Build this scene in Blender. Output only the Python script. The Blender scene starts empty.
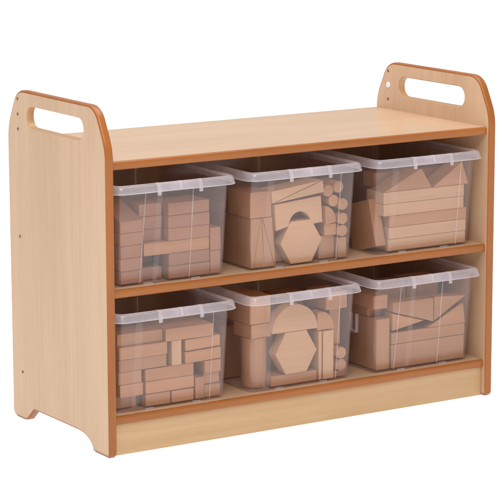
import bpy, bmesh, math, random
from mathutils import Vector, Matrix
random.seed(7)
sc = bpy.context.scene
COL = sc.collection
R = math.radians

# ------------------------------------------------------------------ measures (metres)
T = 0.0168            # side panel thickness
W = 0.8771            # clear width between the side panels
XR = T + W
D = 0.40              # panel depth
H = 0.667             # panel height
ZT, ZM, ZB, HT = 0.5646, 0.3212, 0.0770, 0.0160   # shelf tops and shelf thickness
SB, KB = 0.0089, 0.0149

# ------------------------------------------------------------------ materials
def new_mat(name):
    m = bpy.data.materials.new(name); m.use_nodes = True
    nt = m.node_tree; nt.nodes.clear()
    out = nt.nodes.new('ShaderNodeOutputMaterial')
    return m, nt, out

def N(nt, kind, **kw):
    n = nt.nodes.new(kind)
    for k, v in kw.items():
        if k in n.inputs.keys(): n.inputs[k].default_value = v
        else: setattr(n, k, v)
    return n

def ramp(nt, stops):
    r = nt.nodes.new('ShaderNodeValToRGB')
    e = r.color_ramp.elements
    e[0].position, e[0].color = stops[0][0], (*stops[0][1], 1)
    e[1].position, e[1].color = stops[-1][0], (*stops[-1][1], 1)
    for p, c in stops[1:-1]:
        k = e.new(p); k.color = (*c, 1)
    return r

def wood(name, dark, light, grain_axis, rough=0.42, vary=0.0, fine=1.0, coat=0.0, contrast=1.0, bump=0.0006, spec=.5):
    """Anisotropic grain that runs along grain_axis of the object, with broad figure and fine pores."""
    m, nt, out = new_mat(name); L = nt.links.new
    tc = N(nt, 'ShaderNodeTexCoord'); oi = N(nt, 'ShaderNodeObjectInfo')
    off = N(nt, 'ShaderNodeVectorMath', operation='SCALE')
    cmb = N(nt, 'ShaderNodeCombineXYZ')
    for i in range(3): L(oi.outputs['Random'], cmb.inputs[i])
    L(cmb.outputs[0], off.inputs[0]); off.inputs['Scale'].default_value = 37.0
    add = N(nt, 'ShaderNodeVectorMath', operation='ADD')
    L(tc.outputs['Object'], add.inputs[0]); L(off.outputs[0], add.inputs[1])
    def noise(along, across, detail, rough_, dist):
        mp = N(nt, 'ShaderNodeMapping')
        s = [across] * 3; s['XYZ'.index(grain_axis)] = along
        mp.inputs['Scale'].default_value = s
        L(add.outputs[0], mp.inputs['Vector'])
        n = N(nt, 'ShaderNodeTexNoise'); n.inputs['Scale'].default_value = 1.0
        n.inputs['Detail'].default_value = detail; n.inputs['Roughness'].default_value = rough_
        n.inputs['Distortion'].default_value = dist
        L(mp.outputs[0], n.inputs['Vector']); return n
    broad = noise(1.3, 11 * fine, 3, .5, .6)
    mid = noise(4.0, 90 * fine, 4, .6, .3)
    pore = noise(45.0, 900 * fine, 2, .5, .0)
    a = N(nt, 'ShaderNodeMath', operation='MULTIPLY'); L(broad.outputs['Fac'], a.inputs[0]); a.inputs[1].default_value = .5
    b = N(nt, 'ShaderNodeMath', operation='MULTIPLY_ADD'); L(mid.outputs['Fac'], b.inputs[0]); b.inputs[1].default_value = .32; L(a.outputs[0], b.inputs[2])
    c = N(nt, 'ShaderNodeMath', operation='MULTIPLY_ADD'); L(pore.outputs['Fac'], c.inputs[0]); c.inputs[1].default_value = .18; L(b.outputs[0], c.inputs[2])
    h = .16 / contrast
    rp = ramp(nt, [(.5 - h, dark), (.5 + h, light)])
    L(c.outputs[0], rp.inputs[0])
    col = rp.outputs[0]
    if vary:
        hs = N(nt, 'ShaderNodeHueSaturation')
        mr = N(nt, 'ShaderNodeMapRange'); L(oi.outputs['Random'], mr.inputs['Value'])
        mr.inputs['To Min'].default_value = 1 - vary; mr.inputs['To Max'].default_value = 1 + vary
        L(mr.outputs[0], hs.inputs['Value']); L(col, hs.inputs['Color']); col = hs.outputs[0]
    p = N(nt, 'ShaderNodeBsdfPrincipled'); p.inputs['Roughness'].default_value = rough
    p.inputs['Specular IOR Level'].default_value = spec
    p.inputs['Coat Weight'].default_value = coat; p.inputs['Coat Roughness'].default_value = .16
    L(col, p.inputs['Base Color'])
    bp = N(nt, 'ShaderNodeBump'); bp.inputs['Strength'].default_value = .25; bp.inputs['Distance'].default_value = bump
    L(c.outputs[0], bp.inputs['Height']); L(bp.outputs[0], p.inputs['Normal'])
    L(p.outputs[0], out.inputs[0])
    return m

MAPLE_D, MAPLE_L = (.53, .338, .206), (.63, .420, .268)
M_side = wood('maple_laminate_vertical', MAPLE_D, MAPLE_L, 'Z', .45, contrast=1.3)
M_shelf = wood('maple_laminate_lengthwise', MAPLE_D, MAPLE_L, 'X', .33, coat=.25)
M_kick = wood('birch_plinth', (.475, .282, .132), (.565, .362, .190), 'X', .45, contrast=1.3)
M_back = wood('back_board', (.50, .27, .125), (.58, .34, .17), 'X', .6)
M_edge = wood('lacquered_edge', (.290, .086, .013), (.370, .121, .023), 'X', .30, fine=.5, coat=.15, spec=.35, bump=.0002, contrast=1.3)
M_edge_side = wood('lacquered_edge_vertical', (.290, .086, .013), (.370, .121, .023), 'Z', .30, fine=.5, coat=.15, spec=.35, bump=.0002, contrast=1.3)
M_hole = wood('sanded_handle_edge', (.50, .27, .12), (.58, .34, .17), 'Y', .40, fine=.5, coat=.3)
M_block = wood('beech_block', (.385, .183, .082), (.465, .240, .114), 'X', .55, vary=.11, fine=2.0, contrast=1.25, bump=.0003)
M_blockz = wood('beech_block_upright', (.385, .183, .082), (.465, .240, .114), 'Z', .55, vary=.11, fine=2.0, contrast=1.25, bump=.0003)
M_rose = wood('shaded_beech_block', (.275, .122, .066), (.345, .168, .096), 'X', .55, vary=.11, fine=2.0, contrast=1.25, bump=.0003)  # block beech darkened: shade in the upper left tub put into the colour
M_block_shadez = wood('shaded_beech_block_upright', (.275, .122, .066), (.345, .168, .096), 'Z', .55, vary=.11, fine=2.0, contrast=1.25, bump=.0003)  # same painted-in shade, upright grain
M_pale = wood('maple_block', (.490, .288, .155), (.560, .350, .200), 'X', .5, vary=.05, fine=2.0, contrast=1.25, bump=.0003)
M_palez = wood('maple_block_upright', (.490, .288, .155), (.560, .350, .200), 'Z', .5, vary=.05, fine=2.0, contrast=1.25, bump=.0003)

def plain(name, colr, rough):
    m, nt, out = new_mat(name)
    p = N(nt, 'ShaderNodeBsdfPrincipled'); p.inputs['Roughness'].default_value = rough
    nz = N(nt, 'ShaderNodeTexNoise'); nz.inputs['Scale'].default_value = 300
    rp = ramp(nt, [(.3, tuple(c * .9 for c in colr)), (.7, colr)])
    nt.links.new(nz.outputs['Fac'], rp.inputs[0]); nt.links.new(rp.outputs[0], p.inputs['Base Color'])
    nt.links.new(p.outputs[0], out.inputs[0]); return m
M_screw = plain('dark_recess', (.20, .085, .035), .6)
M_white = plain('white_plastic_cap', (.86, .86, .86), .35)
M_foot_shade = plain('dark_foot_shade', (.26, .17, .13), .6)  # dark colour standing for the shade along the foot bottoms

def plastic(name, haze, edge_haze, tint, milk, rough):
    """Thin clear polypropylene: mostly see-through, a little milky, more so at grazing angles."""
    m, nt, out = new_mat(name); L = nt.links.new
    lw = N(nt, 'ShaderNodeLayerWeight'); lw.inputs['Blend'].default_value = .5
    pw = N(nt, 'ShaderNodeMath', operation='POWER'); L(lw.outputs['Facing'], pw.inputs[0]); pw.inputs[1].default_value = 3.0
    nz = N(nt, 'ShaderNodeTexNoise'); nz.inputs['Scale'].default_value = 18; nz.inputs['Detail'].default_value = 3
    tc = N(nt, 'ShaderNodeTexCoord'); L(tc.outputs['Object'], nz.inputs['Vector'])
    ma = N(nt, 'ShaderNodeMath', operation='MULTIPLY_ADD'); L(pw.outputs[0], ma.inputs[0])
    ma.inputs[1].default_value = edge_haze - haze; ma.inputs[2].default_value = haze
    vv = N(nt, 'ShaderNodeMapRange'); L(nz.outputs['Fac'], vv.inputs['Value'])
    vv.inputs['From Min'].default_value = .3; vv.inputs['From Max'].default_value = .7
    vv.inputs['To Min'].default_value = .75; vv.inputs['To Max'].default_value = 1.25
    fac = N(nt, 'ShaderNodeMath', operation='MULTIPLY'); L(ma.outputs[0], fac.inputs[0]); L(vv.outputs[0], fac.inputs[1])
    tr = N(nt, 'ShaderNodeBsdfTransparent'); tr.inputs['Color'].default_value = (*tint, 1)
    df = N(nt, 'ShaderNodeBsdfDiffuse'); df.inputs['Color'].default_value = (*milk, 1)
    tl = N(nt, 'ShaderNodeBsdfTranslucent'); tl.inputs['Color'].default_value = (*milk, 1)
    mk = N(nt, 'ShaderNodeMixShader'); mk.inputs[0].default_value = .4; L(df.outputs[0], mk.inputs[1]); L(tl.outputs[0], mk.inputs[2])
    m1 = N(nt, 'ShaderNodeMixShader'); L(fac.outputs[0], m1.inputs[0]); L(tr.outputs[0], m1.inputs[1]); L(mk.outputs[0], m1.inputs[2])
    gl = N(nt, 'ShaderNodeBsdfGlossy'); gl.inputs['Roughness'].default_value = rough
    p5 = N(nt, 'ShaderNodeMath', operation='POWER'); L(lw.outputs['Facing'], p5.inputs[0]); p5.inputs[1].default_value = 5.0
    fr = N(nt, 'ShaderNodeMath', operation='MULTIPLY_ADD'); L(p5.outputs[0], fr.inputs[0]); fr.inputs[1].default_value = .35; fr.inputs[2].default_value = .035
    m2 = N(nt, 'ShaderNodeMixShader'); L(fr.outputs[0], m2.inputs[0]); L(m1.outputs[0], m2.inputs[1]); L(gl.outputs[0], m2.inputs[2])
    L(m2.outputs[0], out.inputs[0]); return m
M_tub = plastic('clear_plastic', .036, .17, (.985, .965, .965), (.95, .79, .78), .10)
M_rim = plastic('frosted_plastic_rim', .23, .52, (.96, .94, .95), (.93, .88, .92), .12)
M_tab = plastic('frosted_plastic_tab', .30, .55, (.96, .94, .95), (.95, .92, .95), .12)
M_bead = plastic('frosted_plastic_bead', .36, .6, (.96, .94, .95), (.95, .92, .95), .12)

# ------------------------------------------------------------------ object helpers
def link(name, bm, mat, parent=None, loc=(0, 0, 0), smooth=False):
    me = bpy.data.meshes.new(name)
    bmesh.ops.recalc_face_normals(bm, faces=bm.faces)
    bm.to_mesh(me); bm.free()
    me.materials.append(mat)
    if smooth:
        for p in me.polygons: p.use_smooth = True
    o = bpy.data.objects.new(name, me); COL.objects.link(o)
    o.parent = parent; o.location = loc
    return o

def thing(name, label, cat, loc=(0, 0, 0), group=None):
    o = bpy.data.objects.new(name, None); COL.objects.link(o)
    o.location = loc; o.empty_display_size = .05
    o['label'] = label; o['category'] = cat
    if group: o['group'] = group
    return o

def smooth_by_angle(o, ang=40):
    me = o.data
    for p in me.polygons: p.use_smooth = True
    me.set_sharp_from_angle(angle=R(ang))

def box_bm(x0, x1, y0, y1, z0, z1, bev=0.0, seg=2):
    bm = bmesh.new()
    bmesh.ops.create_cube(bm, size=1)
    for v in bm.verts:
        v.co = Vector(((x0 + x1) / 2 + v.co.x * (x1 - x0), (y0 + y1) / 2 + v.co.y * (y1 - y0), (z0 + z1) / 2 + v.co.z * (z1 - z0)))
    if bev: bmesh.ops.bevel(bm, geom=bm.edges[:], offset=bev, segments=seg, profile=.5, affect='EDGES')
    return bm

# ------------------------------------------------------------------ 2-D outlines for the side panels (y, z)
def fillet(pts, n=9):
    """pts: list of (y, z, radius). Returns the outline with rounded corners."""
    out = []; k = len(pts)
    for i in range(k):
        p = Vector(pts[i][:2]); r = pts[i][2]
        if r <= 0: out.append(p); continue
        a = Vector(pts[i - 1][:2]) - p; b = Vector(pts[(i + 1) % k][:2]) - p
        la, lb = a.length, b.length; a.normalize(); b.normalize()
        ang = a.angle(b); t = r / math.tan(ang / 2)
        t = min(t, la * .499, lb * .499); r = t * math.tan(ang / 2)
        c = p + (a + b).normalized() * (r / math.sin(ang / 2))
        s = p + a * t - c; e = p + b * t - c
        th0 = math.atan2(s.y, s.x); th1 = math.atan2(e.y, e.x); d = th1 - th0
        while d > math.pi: d -= 2 * math.pi
        while d < -math.pi: d += 2 * math.pi
        for j in range(n + 1):
            th = th0 + d * j / n; out.append(c + Vector((math.cos(th), math.sin(th))) * r)
    return out

def subdivide(loop, step):
    out = []
    for i, p in enumerate(loop):
        q = loop[(i + 1) % len(loop)]; k = max(1, int((q - p).length / step))
        for j in range(k): out.append(p + (q - p) * j / k)
    return out

def offset(loop, d):
    """Moves a counter-clockwise loop inwards by d."""
    out = []; k = len(loop)
    for i in range(k):
        a = (loop[i] - loop[i - 1]); b = (loop[(i + 1) % k] - loop[i])
        if a.length < 1e-9: a = b
        if b.length < 1e-9: b = a
        na = Vector((-a.y, a.x)).normalized(); nb = Vector((-b.y, b.x)).normalized()
        n = (na + nb); n = n / max(n.length_squared, .3) * 2 / 1.0
        n = n if n.length < 1.6 else n.normalized() * 1.6
        out.append(loop[i] + n * d * 1.0)
    return out

FY = D / 2
outline = fillet([
    (0, .0016, .008), (0, .590, .10), (.0405, H, .046),
    (D - .0405, H, .046), (D, .590, .10), (D, .0016, .014),
    (.3390, .0016, .020), (.3060, .0288, .016)]
    + [(.126 - .060 * math.sin(R(a)), .0295 * math.cos(R(a)), 0) for a in range(0, 85, 6)] + [(.0655, .0016, .003)], 10)
# counter-clockwise orientation
def area(l): return sum(l[i - 1].x * l[i].y - l[i].x * l[i - 1].y for i in range(len(l))) / 2
if area(outline) < 0: outline.reverse()
outline = subdivide(outline, .03)
slot = fillet([(.0865, .5965, .0208), (.3165, .5965, .0208), (.3165, .6385, .0208), (.0865, .6385, .0208)], 10)
if area(slot) < 0: slot.reverse()
slot = subdivide(slot, .03)
def circle(cy, cz, r, n=20): return [Vector((cy + math.cos(2 * math.pi * i / n) * r, cz + math.sin(2 * math.pi * i / n) * r)) for i in range(n)]

def band_bm(loop, thick, prof):
    """prof: list of (x across the thickness, inset)."""
    bm = bmesh.new(); rings = []
    for x, ins in prof:
        l = offset(loop, ins) if ins else loop
        rings.append([bm.verts.new((x, p.x, p.y)) for p in l])
    k = len(loop)
    for a, b in zip(rings, rings[1:]):
        for i in range(k): bm.faces.new((a[i], a[(i + 1) % k], b[(i + 1) % k], b[i]))
    return bm

def round_prof(t, r, n=5):
    pr = []
    for i in range(n + 1):
        th = math.pi / 2 * i / n; pr.append((r * (1 - math.cos(th)), r * (1 - math.sin(th))))
    return pr + [(t - x, s) for x, s in reversed(pr)]

def face_bm(loops, xs):
    bm = bmesh.new()
    for x in xs:
        ed = []
        for l in loops:
            vs = [bm.verts.new((x, p.x, p.y)) for p in l]
            ed += [bm.edges.new((vs[i - 1], vs[i])) for i in range(len(vs))]
        bmesh.ops.triangle_fill(bm, use_beauty=True, use_dissolve=False, edges=ed)
    return bm

unit = thing('shelf_unit', 'maple classroom shelf unit with orange-brown edges and slotted handles, holding six clear tubs', 'shelf unit')
RB = .0042
def side_panel(x, through):
    inner = offset(outline, RB)
    hole_in = offset(list(reversed(slot)), 0.0016); hole_in.reverse()   # the slot edge is eased outwards into the board
    hole_out = [p for p in hole_in]
    loops = [inner, hole_out]
    pn = link('side_panel', face_bm(loops, (0, T)), M_side, unit, (x, 0, 0))
    eb = link('edge_band', band_bm(outline, T, round_prof(T, RB)), M_edge_side, pn)
    smooth_by_angle(eb, 50)
    hb = bmesh.new(); k = len(slot); rings = []
    for xx, l in ((0, hole_in), (.0012, slot), (T - .0012, slot), (T, hole_in)):
        rings.append([hb.verts.new((xx, p.x, p.y)) for p in l])
    for a, b in zip(rings, rings[1:]):
        for i in range(k): hb.faces.new((a[i], a[(i + 1) % k], b[(i + 1) % k], b[i]))
    h = link('handle_slot', hb, M_hole, pn); smooth_by_angle(h, 50)
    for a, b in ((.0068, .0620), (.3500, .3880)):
        link('foot_shade_strip', box_bm(.0024, T - .0024, a, b, .0004, .0020, .0005), M_foot_shade, pn)  # added dark strips paint the shaded line under each foot
    return pn
def screw(parent, x, y, z, r=.0031):
    bm = bmesh.new()
    bmesh.ops.create_cone(bm, cap_ends=True, segments=16, radius1=r, radius2=r * .85, depth=.0012, matrix=Matrix.Translation((x, y, z)) @ Matrix.Rotation(R(90), 4, 'Y'))
    link('screw_head', bm, M_screw, parent)
pl = side_panel(0, False)
for z in (.6485, .6183, .5889, .3744, .0985): screw(pl, 0.0, .354, z)
pr = side_panel(XR, True)
for z in (.6471, .5865): screw(pr, 0.0, .3560, z)
bm = bmesh.new()
bmesh.ops.create_cone(bm, cap_ends=True, segments=28, radius1=.0068, radius2=.0056, depth=.0022, matrix=Matrix.Translation((-.0006, .3552, .6168)) @ Matrix.Rotation(R(-90), 4, 'Y'))
smooth_by_angle(link('cover_cap', bm, M_white, pr), 30)

def shelf(name, ztop, yback):
    s = link(name, box_bm(T, XR, SB + .008, yback, ztop - HT, ztop), M_shelf, unit)
    bm = bmesh.new(); k = 6; r = .0042; prof = [(SB + .008, ztop)]
    for i in range(k + 1):
        th = R(90) * i / k; prof.append((SB + r - r * math.sin(th), ztop - r + r * math.cos(th)))
    for i in range(k + 1):
        th = R(90) * i / k; prof.append((SB + r - r * math.cos(th), ztop - HT + r - r * math.sin(th)))
    prof.append((SB + .008, ztop - HT))
    xs = [T + (XR - T) * i / 12 for i in range(13)]
    rows = [[bm.verts.new((x, y, z)) for y, z in prof] for x in xs]
    for a, b in zip(rows, rows[1:]):
        for i in range(len(prof) - 1): bm.faces.new((a[i], a[i + 1], b[i + 1], b[i]))
    e = link('edge_band', bm, M_edge, s); smooth_by_angle(e, 50)
    return s
shelf('top_shelf', ZT, D - .001)
shelf('middle_shelf', ZM, .3845)
shelf('bottom_shelf', ZB, .3845)
link('back_panel', box_bm(T, XR, .3850, .3910, ZB - HT, ZT - HT), M_back, unit)
link('plinth', box_bm(T, XR - .0004, KB, KB + .015, .0005, ZB - HT, .0008), M_kick, unit)

# ------------------------------------------------------------------ clear tubs
def rrect(hw, y0, y1, r, n=8):
    pts = []
    for cx, cy, a0 in ((hw - r, y0 + r, -90), (hw - r, y1 - r, 0), (-hw + r, y1 - r, 90), (-hw + r, y0 + r, 180)):
        for i in range(n + 1):
            a = R(a0 + 90 * i / n); pts.append((cx + r * math.cos(a), cy + r * math.sin(a)))
    return pts
YB0, YT0 = .0290, .0118           # front wall foot and top (unit coordinates)
YB1, YT1 = .3500, .3600
HWB, HWT = .1195, .1238
HB = .1930
WALL = .0020
def tub_level(t, d):
    return rrect(HWB + (HWT - HWB) * t - d, YB0 + (YT0 - YB0) * t + d, YB1 + (YT1 - YB1) * t - d, max(.004, .013 + .004 * t - d * .8 if d >= 0 else .013 - d))
def loft(bm, rings, close=False):
    k = len(rings[0])
    for a, b in zip(rings, rings[1:]):
        for i in range(k): bm.faces.new((a[i], a[(i + 1) % k], b[(i + 1) % k], b[i]))
def make_tub():
    bm = bmesh.new(); rings = []
    def ring(pts, z): rings.append([bm.verts.new((x, y, z)) for x, y in pts]); return rings[-1]
    first = ring(tub_level(0, .006), .0)
    ring(tub_level(0, .0018), .0012); ring(tub_level(.02, 0), .005)
    for t in (.25, .5, .75, 1.0): ring(tub_level(t, 0), HB * t)
    for t in (1.0, .75, .5, .25): ring(tub_level(t, WALL), HB * t)
    ring(tub_level(.03, WALL), .0065); ring(tub_level(0, .0045), .0032); last = ring(tub_level(0, .009), .0024)
    loft(bm, rings)
    bm.faces.new(list(reversed(first))); bm.faces.new(last)
    return bm
def make_rim():
    bm = bmesh.new()
    prof = [(-.0022, HB - .0005), (-.0008, HB + .0024), (.0035, HB + .0032), (.0075, HB + .0022), (.0100, HB - .0010), (.0128, HB - .0115), (.0122, HB - .0124), (.0108, HB - .0118),
            (.0080, HB - .0028), (.0060, HB - .0006), (.0030, HB + .0004), (.0006, HB - .0010)]
    rings = []
    for o_, z in prof + prof[:1]:
        rings.append([bm.verts.new((x, y, z)) for x, y in tub_level(1, -o_)] if len(rings) < len(prof) else rings[0])
    loft(bm, rings)
    return bm
def strip_bm(xb, xt, w, out, z0=.004, z1=HB - .012):
    """A raised crease that follows the leaning front wall."""
    bm = bmesh.new(); rows = []
    for i in range(9):
        z = z0 + (z1 - z0) * i / 8; t = z / HB; y = YB0 + (YT0 - YB0) * t; x = xb + (xt - xb) * i / 8
        rows.append([bm.verts.new(c) for c in ((x - w, y + .0002, z), (x - w * .3, y - out, z), (x + w * .3, y - out, z), (x + w, y + .0002, z))])
    for a, b in zip(rows, rows[1:]):
        for i in range(3): bm.faces.new((a[i], a[i + 1], b[i + 1], b[i]))
    bm.faces.new(rows[0]); bm.faces.new(rows[-1])
    return bm
def tab_bm(x, w, drop, out=.0013):
    yo = YT0 - .0136
    bm = bmesh.new()
    pts = [(-.0001, HB - .0135 - drop), (-out, HB - .0125 - drop), (-out, HB - .010), (.0030, HB + .0030), (.0080, HB + .0031 + out * .8), (.0130, HB + .0028 + out * .6), (.0125, HB + .0026), (.0046, HB + .0015), (.0012, HB - .010)]
    ring = []
    for s in (-1, 1): ring.append([bm.verts.new((x + s * w, yo + a, z)) for a, z in pts])
    k = len(pts)
    for i in range(k): bm.faces.new((ring[0][i], ring[0][(i + 1) % k], ring[1][(i + 1) % k], ring[1][i]))
    bm.faces.new(ring[0]); bm.faces.new(ring[1])
    return bm
meshes = {}
def tub(cx, zs, label, ribs, clip=False):
    t = thing('storage_tub', label, 'tub', (cx, 0, zs + .0004), 'clear tubs on the shelves')
    FL = (-.083, .008) if len(ribs) == 1 else (-.036, .006)
    t.rotation_euler.z = R(random.uniform(-.35, .35))
    def part(name, bmf, mat, ang, parent=t):
        if name in meshes:
            o = bpy.data.objects.new(name, meshes[name]); COL.objects.link(o); o.parent = parent; return o
        o = link(name, bmf(), mat, parent); smooth_by_angle(o, ang); meshes[name] = o.data; return o
    part('tub_body', make_tub, M_tub, 50)
    rim = part('rim', make_rim, M_rim, 60)
    def make_beads():
        bm = bmesh.new()
        for o_, z, r in ((.0126, HB - .0121, .0009), (.0012, HB + .0024, .0008)):
            rings = [[bm.verts.new((x, y, z + r * math.sin(2 * math.pi * j / 8))) for x, y in tub_level(1, -(o_ + r * math.cos(2 * math.pi * j / 8)))] for j in range(8)]
            loft(bm, rings + rings[:1])
        return bm
    part('rim_bead', make_beads, M_bead, 80, rim)
    for x, w, d in ((-.042, .0038, .006), (.0055, .0024, -.003), (.049, .0038, .006)):
        link('latch_tab', tab_bm(x, w, d), M_tab, rim)
    link('latch_plate', tab_bm(.0035, .0440, -.0016, .0005), M_rim, rim)
    for xb, xt in ribs:
        link('rib', strip_bm(xb, xt, .0009, .0010), M_bead, t)
    link('reflection_streak', strip_bm(FL[0], FL[0] + .004, FL[1], .0012), M_tub, t)  # added strip stands for a vertical reflection streak on the plastic
    for x in (-.05, .055):
        link('foot', box_bm(x - .009, x + .009, YB0 - .0008, YB0 + .004, -.0002, .0024, .0007), M_rim, t)
    if clip:
        bm = bmesh.new()
        y0, y1, z0, z1 = .080, .104, .077, .116; xw = -(HWB + (HWT - HWB) * .6)
        for a in (box_bm(xw - .006, xw + .0005, y0, y0 + .004, z0, z1, .001), box_bm(xw - .006, xw + .0005, y1 - .004, y1, z0, z1, .001), box_bm(xw - .0075, xw - .0045, y0, y1, z0, z0 + .006, .001)):
            me = bpy.data.meshes.new('tmp'); a.to_mesh(me); a.free(); bm.from_mesh(me); bpy.data.meshes.remove(me)
        link('side_clip', bm, M_rim, t)
    return t
CX = (.1550, .4515, .7485)
TYPE_A = ((-.0700, -.0630), (.0395, .0410)); TYPE_B = ((.0832, .0845),)
tub(CX[0], ZM, 'clear tub of tightly stacked brick blocks, on the middle shelf against the left side panel', TYPE_A)
tub(CX[1], ZM, 'clear tub on the middle shelf holding the arch resting over a pale hexagon', TYPE_B)
tub(CX[2], ZM, 'clear tub on the middle shelf holding long planks topped by two triangles', TYPE_B)
tub(CX[0], ZB, 'clear tub of stacked bricks on the bottom shelf beside the left side panel', TYPE_B)
tub(CX[1], ZB, 'clear tub on the bottom shelf holding the half disc above a hexagon', TYPE_B)
tub(CX[2], ZB, 'clear tub on the bottom shelf holding interlocking triangles above a long plank', TYPE_A, True)

# ------------------------------------------------------------------ wooden blocks
BV = .0012
def place(name, bm, mat, label, cat, group, loc, rot, smooth=0):
    for v in bm.verts: v.co -= Vector(loc)
    o = link(name, bm, mat, None, loc)
    o.rotation_euler = [R(a) for a in rot]
    if smooth: smooth_by_angle(o, smooth)
    o['label'] = label; o['category'] = cat; o['group'] = group
    return o
GROUP = ''
def brick(x0, x1, z0, z1, label, y0=.0355, dy=.05, rz=None, rx=0, ry=0, mat=None, name='brick_block', cat='block'):
    g = .0004
    loc = ((x0 + x1) / 2, y0 + dy / 2, z0)
    if rz is None: rz = random.uniform(-1.0, 1.0)
    m = mat or DEFAULT[0 if (x1 - x0) >= (z1 - z0) * .95 else 1]
    return place(name, box_bm(x0 + g, x1 - g, y0, y0 + dy, z0 + g, z1, BV), m, label, cat, GROUP, loc, (rx, ry, rz))
def prism(poly, label, name, cat, y0=.0355, dy=.03, mat=None, smooth=0, bev=BV, rz=0):
    bm = bmesh.new()
    a = [bm.verts.new((x, y0, z)) for x, z in poly]; b = [bm.verts.new((x, y0 + dy, z)) for x, z in poly]
    k = len(poly)
    bm.faces.new(a); bm.faces.new(list(reversed(b)))
    for i in range(k): bm.faces.new((a[i], b[i], b[(i + 1) % k], a[(i + 1) % k]))
    bmesh.ops.recalc_face_normals(bm, faces=bm.faces)
    if bev:
        ed = [e for e in bm.edges if e.calc_face_angle(0) > R(25)]
        bmesh.ops.bevel(bm, geom=ed, offset=bev, segments=2, profile=.5, affect='EDGES', clamp_overlap=True)
    xs = [p[0] for p in poly]; zs = [p[1] for p in poly]
    loc = ((min(xs) + max(xs)) / 2, y0 + dy / 2, min(zs))
    return place(name, bm, mat or M_block, label, cat, GROUP, loc, (0, 0, rz), smooth)
def arc_pts(cx, cz, r, a0, a1, n=18):
    return [(cx + r * math.cos(R(a0 + (a1 - a0) * i / n)), cz + r * math.sin(R(a0 + (a1 - a0) * i / n))) for i in range(n + 1)]
def rod(cx, cz, r, label, y0=.034, dy=.09):
    return prism(arc_pts(cx, cz, r, 0, 360 - 360 / 28, 27), label, 'cylinder_block', 'block', y0, dy, smooth=40, bev=.0010)
def rot2(pts, ang, c):
    s, q = math.sin(R(ang)), math.cos(R(ang))
    return [(c[0] + (x - c[0]) * q - (z - c[1]) * s, c[1] + (x - c[0]) * s + (z - c[1]) * q) for x, z in pts]

# --- upper left tub
DEFAULT = (M_rose, M_block_shadez); GROUP = 'wooden blocks in the upper left tub'; u = 'upper left tub'
z0 = .3244; h = .0244
L = [z0 + h * i for i in range(8)]
nm = ['bottom brick', 'second brick up', 'third brick up', 'fourth brick up']
for i in range(4):
    brick(.0450, .0955, L[i], L[i + 1], f'{nm[i]} of the left-hand stack in the {u}', .0365, .09, rz=(4.0, 3.2, 4.4, 3.6)[i])
o = bmesh.new()
def ramp_bm(x0, x1, y0, y1, za, zb, zc):
    bm = bmesh.new()
    c = [(y0, za), (y1, za), (y1, zc), (y0, zb)]
    a = [bm.verts.new((x0, y, z)) for y, z in c]; b = [bm.verts.new((x1, y, z)) for y, z in c]
    bm.faces.new(a); bm.faces.new(list(reversed(b)))
    for i in range(4): bm.faces.new((a[i], b[i], b[(i + 1) % 4], a[(i + 1) % 4]))
    bmesh.ops.recalc_face_normals(bm, faces=bm.faces)
    bmesh.ops.bevel(bm, geom=bm.edges[:], offset=BV, segments=2, profile=.5, affect='EDGES')
    return bm
o.free()
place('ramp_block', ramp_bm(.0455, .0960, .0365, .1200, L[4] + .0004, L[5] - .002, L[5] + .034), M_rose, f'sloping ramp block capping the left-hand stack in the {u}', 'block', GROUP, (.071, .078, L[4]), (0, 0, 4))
brick(.1000, .1485, L[0], L[1], f'set-back bottom brick right of the left-hand stack in the {u}', .052, .08)
brick(.1020, .1490, L[1], L[2], f'shaded brick deep in the gap beside the left-hand stack of the {u}', .090, .06)
brick(.1005, .2465, L[2], L[3], f'long pale brick running across the middle of the {u}', .0385, .06, mat=M_block, rz=.3)
brick(.1005, .1500, L[3], L[4], f'short set-back brick resting on the long pale brick in the {u}', .054, .08)
brick(.1005, .1505, L[4], L[5], f'short set-back brick, second below the top in the {u}', .053, .08)
brick(.1000, .1500, L[5], L[6], f'topmost short set-back brick left of centre in the {u}', .054, .08)
for i, t in ((0, 'bottom brick of the central front stack in the'), (1, 'central front brick directly under the long pale brick in the'), (3, 'central front brick directly above the long pale brick in the'),
             (4, 'central front brick second from the top in the'), (5, 'topmost central front brick in the')):
    brick(.1540, .2465, L[i], L[i + 1], f'{t} {u}', .0365 + (.0015 if i % 2 else 0), .07, rz=.6 if i % 2 else -.5)
brick(.2475, .2715, z0, z0 + .0450, f'lower upright brick against the right wall of the {u}', .0380, .05, rz=0)
brick(.2480, .2725, z0 + .0450, z0 + .0900, f'upper upright brick against the right wall of the {u}', .0385, .05, rz=0)
# --- upper middle tub
DEFAULT = (M_block, M_blockz); GROUP = 'wooden blocks in the upper middle tub'; u = 'upper middle tub'
zt_ = z0 + .0975
WY, WD = .038, .11
prism([(.3410, z0), (.3468, z0), (.3630, zt_), (.3410, zt_)], f'leftmost tall wedge under the square block in the {u}', 'wedge_block', 'block', WY, WD, M_blockz, bev=.0007)
prism([(.3474, z0), (.3716, z0), (.3650, zt_), (.3636, zt_)], f'second tall wedge from the left, point up, in the {u}', 'wedge_block', 'block', WY, WD, M_blockz, bev=.0006)
prism([(.3724, z0), (.3950, z0), (.3672, zt_), (.3658, zt_)], f'third tall wedge from the left, point up, in the {u}', 'wedge_block', 'block', WY, WD, M_blockz, bev=.0006)
prism([(.3958, z0), (.3985, z0), (.3905, zt_), (.3682, zt_)], f'fourth tall wedge, nearest the hexagon, in the {u}', 'wedge_block', 'block', WY, WD, M_blockz, bev=.0007)
brick(.3385, .3890, zt_ + .0005, zt_ + .0525, f'square-faced block on top of the tall wedges in the {u}', .0385, .08, rz=.5)
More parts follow.
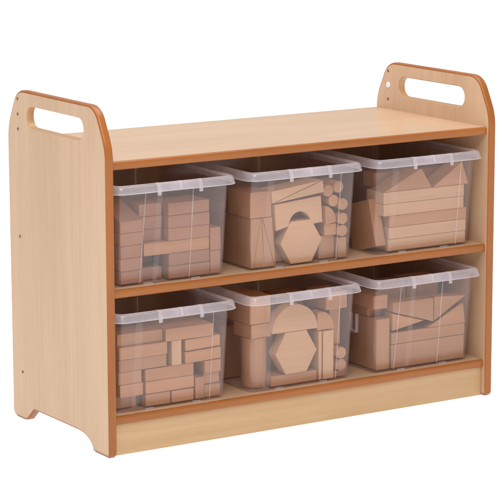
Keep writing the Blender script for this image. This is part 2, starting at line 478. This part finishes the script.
brick(.3400, .3900, z0, z0 + .115, f'tall block standing behind the wedges in the {u}', .155, .06, rz=0)
# arch, hexagon and ramps
hexc = (.4565, z0 + .0395)
prism([(hexc[0] + .0488 * math.cos(R(60 * i + 1.0)), z0 + .0425 + .0488 * math.sin(R(60 * i + 1.0))) for i in range(6)], f'pale hexagon slab standing under the arch in the {u}', 'hexagon_block', 'block', .0350, .026, M_pale)
ap = [(.3975, .3935), (.4265, .3935)] + [(.4535 - .0270 * math.cos(R(180 * i / 20)), .3935 + .0300 * math.sin(R(180 * i / 20))) for i in range(21)] + [(.4805, .3935), (.5070, .3935), (.5070, .4465), (.3975, .4465)]
q = []
for p_ in ap:
    if not q or (abs(p_[0] - q[-1][0]) + abs(p_[1] - q[-1][1])) > .0002: q.append(p_)
ap = [p_ for i, p_ in enumerate(q) if i not in (1,) ]
prism(rot2(ap, 4.2, (.3975, .3935)), f'pale arch block straddling the hexagon in the {u}', 'arch_block', 'block', .0345, .028, M_pale, smooth=30)
c0 = (.3890, .4490)
prism(rot2([(c0[0], c0[1]), (c0[0] + .120, c0[1] + .0240), (c0[0], c0[1] + .0240)], 6.2, c0), f'upper of the two pale ramps lying on the arch in the {u}', 'ramp_block', 'block', .0345, .050, M_pale, bev=.0007)
prism(rot2([(c0[0] + .001, c0[1] - .0006), (c0[0] + .1210, c0[1] - .0006), (c0[0] + .1210, c0[1] + .0232)], 6.2, c0), f'lower of the two pale ramps, directly on the arch in the {u}', 'ramp_block', 'block', .0340, .050, M_pale, bev=.0007)
prism([(.5140, .3945), (.5395, .3980)] + [(.5140 + .0255 * math.cos(R(a)), .3990 + .0330 * math.sin(R(a))) for a in range(0, 85, 9)] + [(.5140, .4320)], f'curved quarter-round block beside the arch in the {u}', 'quarter_round_block', 'block', .0355, .030, smooth=30)
rods = [(.5215, .4625, 'rod end just right of the ramp tips', .0365), (.5457, .4680, 'highest rod end', .0360), (.5345, .4412, 'rod end right above the quarter-round block', .0370), (.5563, .4325, 'rod end touching the right wall, upper one', .0355),
        (.5565, .4100, 'half hidden rod end in the middle of the rod pile', .0980), (.5560, .4035, 'rod end touching the right wall, middle one', .0355), (.5557, .3790, 'lowest rod end touching the right wall', .0360)]
for x, z, t, y in rods: rod(x, z, .0117, f'{t} in the {u}', y, .06)
brick(.5160, .5455, .3710, .3945, f'short brick under the quarter-round block in the {u}', .0420, .06)
brick(.5060, .5445, z0, .3705, f'bottom block right of the hexagon in the {u}', .0480, .06, rz=0)
brick(.5455, .5665, z0, .3655, f'narrow upright block in the bottom right corner of the {u}', .0375, .06, rz=0)
brick(.4010, .5020, z0, .4100, f'large shaded block right behind the hexagon in the {u}', .066, .05, rz=0)
brick(.4300, .5600, .4105, .4480, f'shaded long block hidden behind the arch and rods in the {u}', .132, .05, rz=0)
brick(.4050, .5600, z0, .4100, f'wide block at the back supporting the shaded long block in the {u}', .1320, .05, rz=0)
# --- upper right tub
GROUP = 'wooden blocks in the upper right tub'; u = 'upper right tub'
for i, t in enumerate(('bottom long plank', 'second long plank from the bottom', 'middle long plank, third from the bottom')):
    brick(.6690 + .0008 * i, .8640 + .001 * i, L[i], L[i + 1], f'{t} in the {u}', .0370, .06, mat=(M_pale, M_pale, M_block)[i], rz=.25 * (i - 1), name='plank_block')
brick(.6545, .8570, L[3], L[4], f'pale long plank fourth from the bottom, shifted left, in the {u}', .0345, .06, mat=M_pale, rz=.2, name='plank_block')
brick(.6545, .8575, L[4], L[5], f'topmost long plank directly under the triangles in the {u}', .0345, .06, mat=M_pale, rz=-.2, name='plank_block')
brick(.6395, .6655, z0 + .001, z0 + .0980, f'tall block tilted back in the left corner of the {u}', .0380, .085, rx=-16, rz=0, ry=0)
brick(.6400, .6640, z0, z0 + .0850, f'tall block standing behind the tilted one in the {u}', .165, .09, rz=0)
brick(.7000, .8600, z0, z0 + .1200, f'broad block at the back behind the planks in the {u}', .1050, .06, rz=0)
prism([(.6560, L[5] + .0006), (.7750, L[5] + .0006), (.7500, L[5] + .0405), (.7440, L[5] + .0405)], f'left triangle block with long slope on top of the planks in the {u}', 'triangle_block', 'block', .0350, .050, bev=.0008)
prism([(.7780, L[5] + .0006), (.8675, L[5] + .0006), (.8520, L[5] + .0455), (.8480, L[5] + .0455)], f'right triangle block, its peak near the right wall, in the {u}', 'triangle_block', 'block', .0345, .045, bev=.0008)
brick(.6750, .8500, L[5], L[5] + .0300, f'shaded plank behind the two triangles in the {u}', .0970, .04, rz=0, name='plank_block')
# --- lower left tub
GROUP = 'wooden blocks in the lower left tub'; u = 'lower left tub'
z1 = ZB + .0032; h = .0244
K = [z1 + h * i for i in range(8)]
brick(.0430, .0885, K[0], K[1], f'shaded bottom brick in the left corner of the {u}', .0520, .07)
brick(.0440, .0960, K[1], K[2], f'short brick second up on the left side of the {u}', .0375, .07)
brick(.0430, .0940, K[2], K[3] + .001, f'short brick third up on the left side of the {u}', .0385, .07)
brick(.0420, .1480, K[3] + .001, K[4] + .001, f'left long brick, third layer from the top, in the {u}', .0370, .06, rz=.4)
brick(.0420, .1485, K[4] + .001, K[5] + .001, f'left long brick, second layer from the top, in the {u}', .0345, .06, rz=.2)
brick(.0420, .1430, K[5] + .001, K[6] + .001, f'top left long brick in the {u}', .0420, .06, rz=.2)
brick(.1010, .1560, K[0], K[1] - .0005, f'bottom front brick left of centre in the {u}', .0370, .06)
brick(.1580, .2080, K[0], K[1] - .001, f'bottom front brick right of centre in the {u}', .0365, .06)
brick(.1000, .2095, K[1], K[2], f'central long brick lying on the two bottom front bricks in the {u}', .0370, .06)
brick(.1005, .2095, K[2], K[3], f'central long brick, second one above the bottom pair, in the {u}', .0380, .06)
brick(.1590, .1815, K[3], K[5] + .0005, f'small upright brick in the centre of the {u}', .0365, .05, rz=0, mat=M_palez)
brick(.1900, .2710, K[3] + .0008, K[4] - .001, f'right-hand long brick just above the dark gap in the {u}', .0370, .06, ry=-1.2)
brick(.1910, .2710, K[4] + .0002, K[5] - .001, f'right-hand long brick right under the top slab in the {u}', .0400, .06, ry=-1.0)
brick(.1455, .2520, K[5] + .0005, K[6] + .001, f'topmost broad slab on the right in the {u}', .0345, .11, rz=-.5, name='slab_block', mat=M_block)
brick(.2115, .2325, K[0], K[0] + .0430, f'narrow upright brick under the dark gap in the {u}', .0365, .05, rz=0, mat=M_blockz)
brick(.2340, .2705, K[0], K[1], f'bottom brick of the right-hand corner stack in the {u}', .0390, .06)
brick(.2345, .2715, K[1], K[2], f'shaded middle brick of the right-hand corner stack in the {u}', .0450, .06)
brick(.2335, .2710, K[2], K[3], f'top brick of the right-hand corner stack in the {u}', .0375, .06)
brick(.1020, .2320, K[0], K[5], f'big shaded block filling the back of the {u}', .1120, .06, rz=0)
# --- lower middle tub
GROUP = 'wooden blocks in the lower middle tub'; u = 'lower middle tub'
prism(arc_pts(.3665, .0775, .0252, 0, 360 - 360 / 40, 39), f'thick upright cylinder on the left of the {u}', 'cylinder_block', 'block', 0, .1, smooth=40, mat=M_blockz)
cyl = [o_ for o_ in COL.objects if o_.get('label', '').startswith('thick upright cylinder')][0]
# stand the cylinder up: its axis was built along y
for v in cyl.data.vertices:
    x, y, z = v.co; v.co = (x, z - .0252, y + .05)
cyl.data.flip_normals()
cyl.location = (.3680, .0720, z1)
brick(.3435, .3930, z1 + .1005, z1 + .1285, f'low block on top of the thick cylinder in the {u}', .0470, .06, rz=5)
brick(.3420, .3925, z1 + .1290, z1 + .1850, f'tall square block peeking above the rim of the {u}', .0470, .085, rz=1)
brick(.3385, .3900, z1, z1 + .1080, f'shaded tall block at the back left of the {u}', .150, .10, rz=0)
brick(.3870, .4970, z1, z1 + .0215, f'flat brick lying under the hexagon in the {u}', .0385, .05, rz=0)
prism([(.4450 + .0492 * math.cos(R(60 * i)), z1 + .0645 + .0492 * math.sin(R(60 * i))) for i in range(6)], f'pale hexagon slab below the half disc in the {u}', 'hexagon_block', 'block', .0350, .027, M_pale)
prism(arc_pts(.4420, z1 + .1078, .0540, 0, 180, 30), f'half disc balanced on the hexagon in the {u}', 'half_disc_block', 'block', .0345, .028, M_pale, smooth=30)
brick(.4990, .5070, z1, z1 + .1000, f'thin pale strip standing right of the hexagon in the {u}', .0355, .05, rz=0, mat=M_palez)
brick(.5090, .5350, z1, z1 + .0990, f'upright pale plank standing next to the thin strip in the {u}', .0345, .025, rz=0, mat=M_palez)
prism([(.4990, z1 + .1008), (.5400, z1 + .1008)] + arc_pts(.5000, z1 + .1015, .0395, 20, 66, 8) + [(.4990, z1 + .1370)], f'curved quarter-round block on top of the upright planks in the {u}', 'quarter_round_block', 'block', .0400, .030, smooth=30)
brick(.5380, .5665, z1, z1 + .0125, f'thin slip of wood under the rods in the {u}', .0400, .06, rz=0)
rod(.5535, z1 + .0250, .0120, f'lower rod end in the right corner of the {u}', .0350)
rod(.5535, z1 + .0495, .0120, f'upper rod end in the right corner of the {u}', .0350)
brick(.5400, .5680, z1 + .0620, z1 + .1390, f'shaded upright block above the rods in the {u}', .0600, .05, rz=0)
brick(.5190, .5710, z1 + .1395, z1 + .1750, f'block high in the right corner of the {u}', .0400, .07, rz=0)
brick(.3980, .4980, z1, z1 + .0780, f'lower big block behind the hexagon in the {u}', .1050, .05, rz=0)
brick(.4420, .5080, z1 + .0785, z1 + .1700, f'block showing behind the half disc in the {u}', .1050, .05, rz=0)
# --- lower right tub
GROUP = 'wooden blocks in the lower right tub'; u = 'lower right tub'
brick(.6420, .6755, z1, z1 + .1060, f'tall block standing at the left front of the {u}', .0385, .10, rz=0)
brick(.6420, .6770, z1 + .1065, z1 + .1250, f'set-back slip between the two left blocks of the {u}', .0700, .07, rz=0)
brick(.6380, .6740, z1 + .1255, z1 + .1540, f'short block on top of the left stack in the {u}', .0450, .09, rz=1)
brick(.6780, .8645, z1, z1 + .0495, f'broad board along the bottom front of the {u}', .0370, .04, rz=0, name='board_block')
brick(.6780, .8655, z1 + .0500, z1 + .0742, f'long plank lying on the broad board in the {u}', .0365, .05, rz=.2, name='plank_block')
prism([(.6800, z1 + .1180), (.7825, z1 + .0870), (.7825, z1 + .1370), (.6800, z1 + .1380)], f'block with a slanted underside, left of centre, in the {u}', 'wedge_block', 'block', .0345, .03, bev=.0008)
prism([(.6805, z1 + .0790), (.7600, z1 + .0915), (.6805, z1 + .1150)], f'low triangle block tucked under the block with a slanted underside in the {u}', 'triangle_block', 'block', .0360, .03, bev=.0007)
prism([(.7850, z1 + .0880), (.8665, z1 + .1330), (.7850, z1 + .1385)], f'upper triangle pointing right in the {u}', 'triangle_block', 'block', .0350, .03, bev=.0008)
prism([(.7680, z1 + .0748), (.8655, z1 + .0748), (.8600, z1 + .1150), (.8560, z1 + .1165)], f'lower triangle on the long plank, rising to the right, in the {u}', 'triangle_block', 'block', .0355, .03, bev=.0008)
brick(.6850, .7560, z1, z1 + .1650, f'tall shaded block at the back left of centre in the {u}', .0950, .05, rz=0)
brick(.7600, .8400, z1, z1 + .1680, f'tall shaded block at the back right of centre in the {u}', .0960, .05, rz=0)

# ------------------------------------------------------------------ white ground sheet, translucent so an added lamp below whitens it
m, nt, out = new_mat('white_translucent_sheet'); Lk = nt.links.new
df = N(nt, 'ShaderNodeBsdfDiffuse'); df.inputs['Color'].default_value = (.93, .93, .93, 1)
tl = N(nt, 'ShaderNodeBsdfTranslucent'); tl.inputs['Color'].default_value = (.95, .95, .95, 1)
mx = N(nt, 'ShaderNodeMixShader'); mx.inputs[0].default_value = .5
Lk(df.outputs[0], mx.inputs[1]); Lk(tl.outputs[0], mx.inputs[2]); Lk(mx.outputs[0], out.inputs[0])
bm = bmesh.new(); S = 40
vs = [bm.verts.new((x, y, 0)) for x, y in ((-S, -S), (S, -S), (S, S), (-S, S))]; bm.faces.new(vs)
fl = link('ground', bm, m, None, (.45, .2, 0)); fl['kind'] = 'structure'; fl['label'] = 'plain white ground sheet whitened by an added lamp below'

def area_light(name, loc, target, sx, sy, radiance, color=(1, 1, 1)):
    l = bpy.data.lights.new(name, 'AREA'); l.shape = 'RECTANGLE'; l.size = sx; l.size_y = sy
    l.energy = radiance * sx * sy * math.pi; l.color = color
    o_ = bpy.data.objects.new(name, l); COL.objects.link(o_)
    o_.location = loc
    d = Vector(target) - Vector(loc)
    o_.rotation_euler = d.to_track_quat('-Z', 'Y').to_euler()
    return o_
area_light('ground_whitening_fill', (.45, .2, -.6), (.45, .2, 1), 60, 60, 1.45)  # added fill under the sheet, keeps the ground white and shadowless
C0 = Vector((.45, .15, .35))
area_light('softbox_key', C0 + Vector((-1.25, -2.0, 2.35)), C0, 1.3, 1.3, 9.0, (1, .985, .96))
area_light('softbox_top', (.3, .3, 3.4), (.45, .2, 0), 3.2, 3.2, 3.1)

w = bpy.data.worlds.new('World'); sc.world = w; w.use_nodes = True
bg = w.node_tree.nodes['Background']; bg.inputs[0].default_value = (1, 1, 1, 1); bg.inputs[1].default_value = .46

# ------------------------------------------------------------------ camera
yaw, pit, rol = .5655, -.1866, -.0022
F = Vector((math.sin(yaw) * math.cos(pit), math.cos(yaw) * math.cos(pit), math.sin(pit)))
Rt = Vector((math.cos(yaw), -math.sin(yaw), 0)); Up = Rt.cross(F)
R2 = math.cos(rol) * Rt + math.sin(rol) * Up; U2 = -math.sin(rol) * Rt + math.cos(rol) * Up
cam = bpy.data.cameras.new('camera'); co = bpy.data.objects.new('camera', cam); COL.objects.link(co)
co.matrix_world = Matrix(((R2.x, U2.x, -F.x, -2.1522), (R2.y, U2.y, -F.y, -3.8867), (R2.z, U2.z, -F.z, 1.2394), (0, 0, 0, 1)))
cam.sensor_width = 36; cam.lens = 2429.69 / 500 * 36
cam.clip_end = 300
sc.camera = co
sc.view_settings.view_transform = 'Standard'; sc.view_settings.look = 'None'
sc.view_settings.exposure = 0; sc.view_settings.gamma = 1
sc.cycles.transparent_max_bounces = 48; sc.cycles.max_bounces = 12; sc.cycles.diffuse_bounces = 5
sc.cycles.use_denoising = True
sc.cycles.sample_clamp_indirect = 8
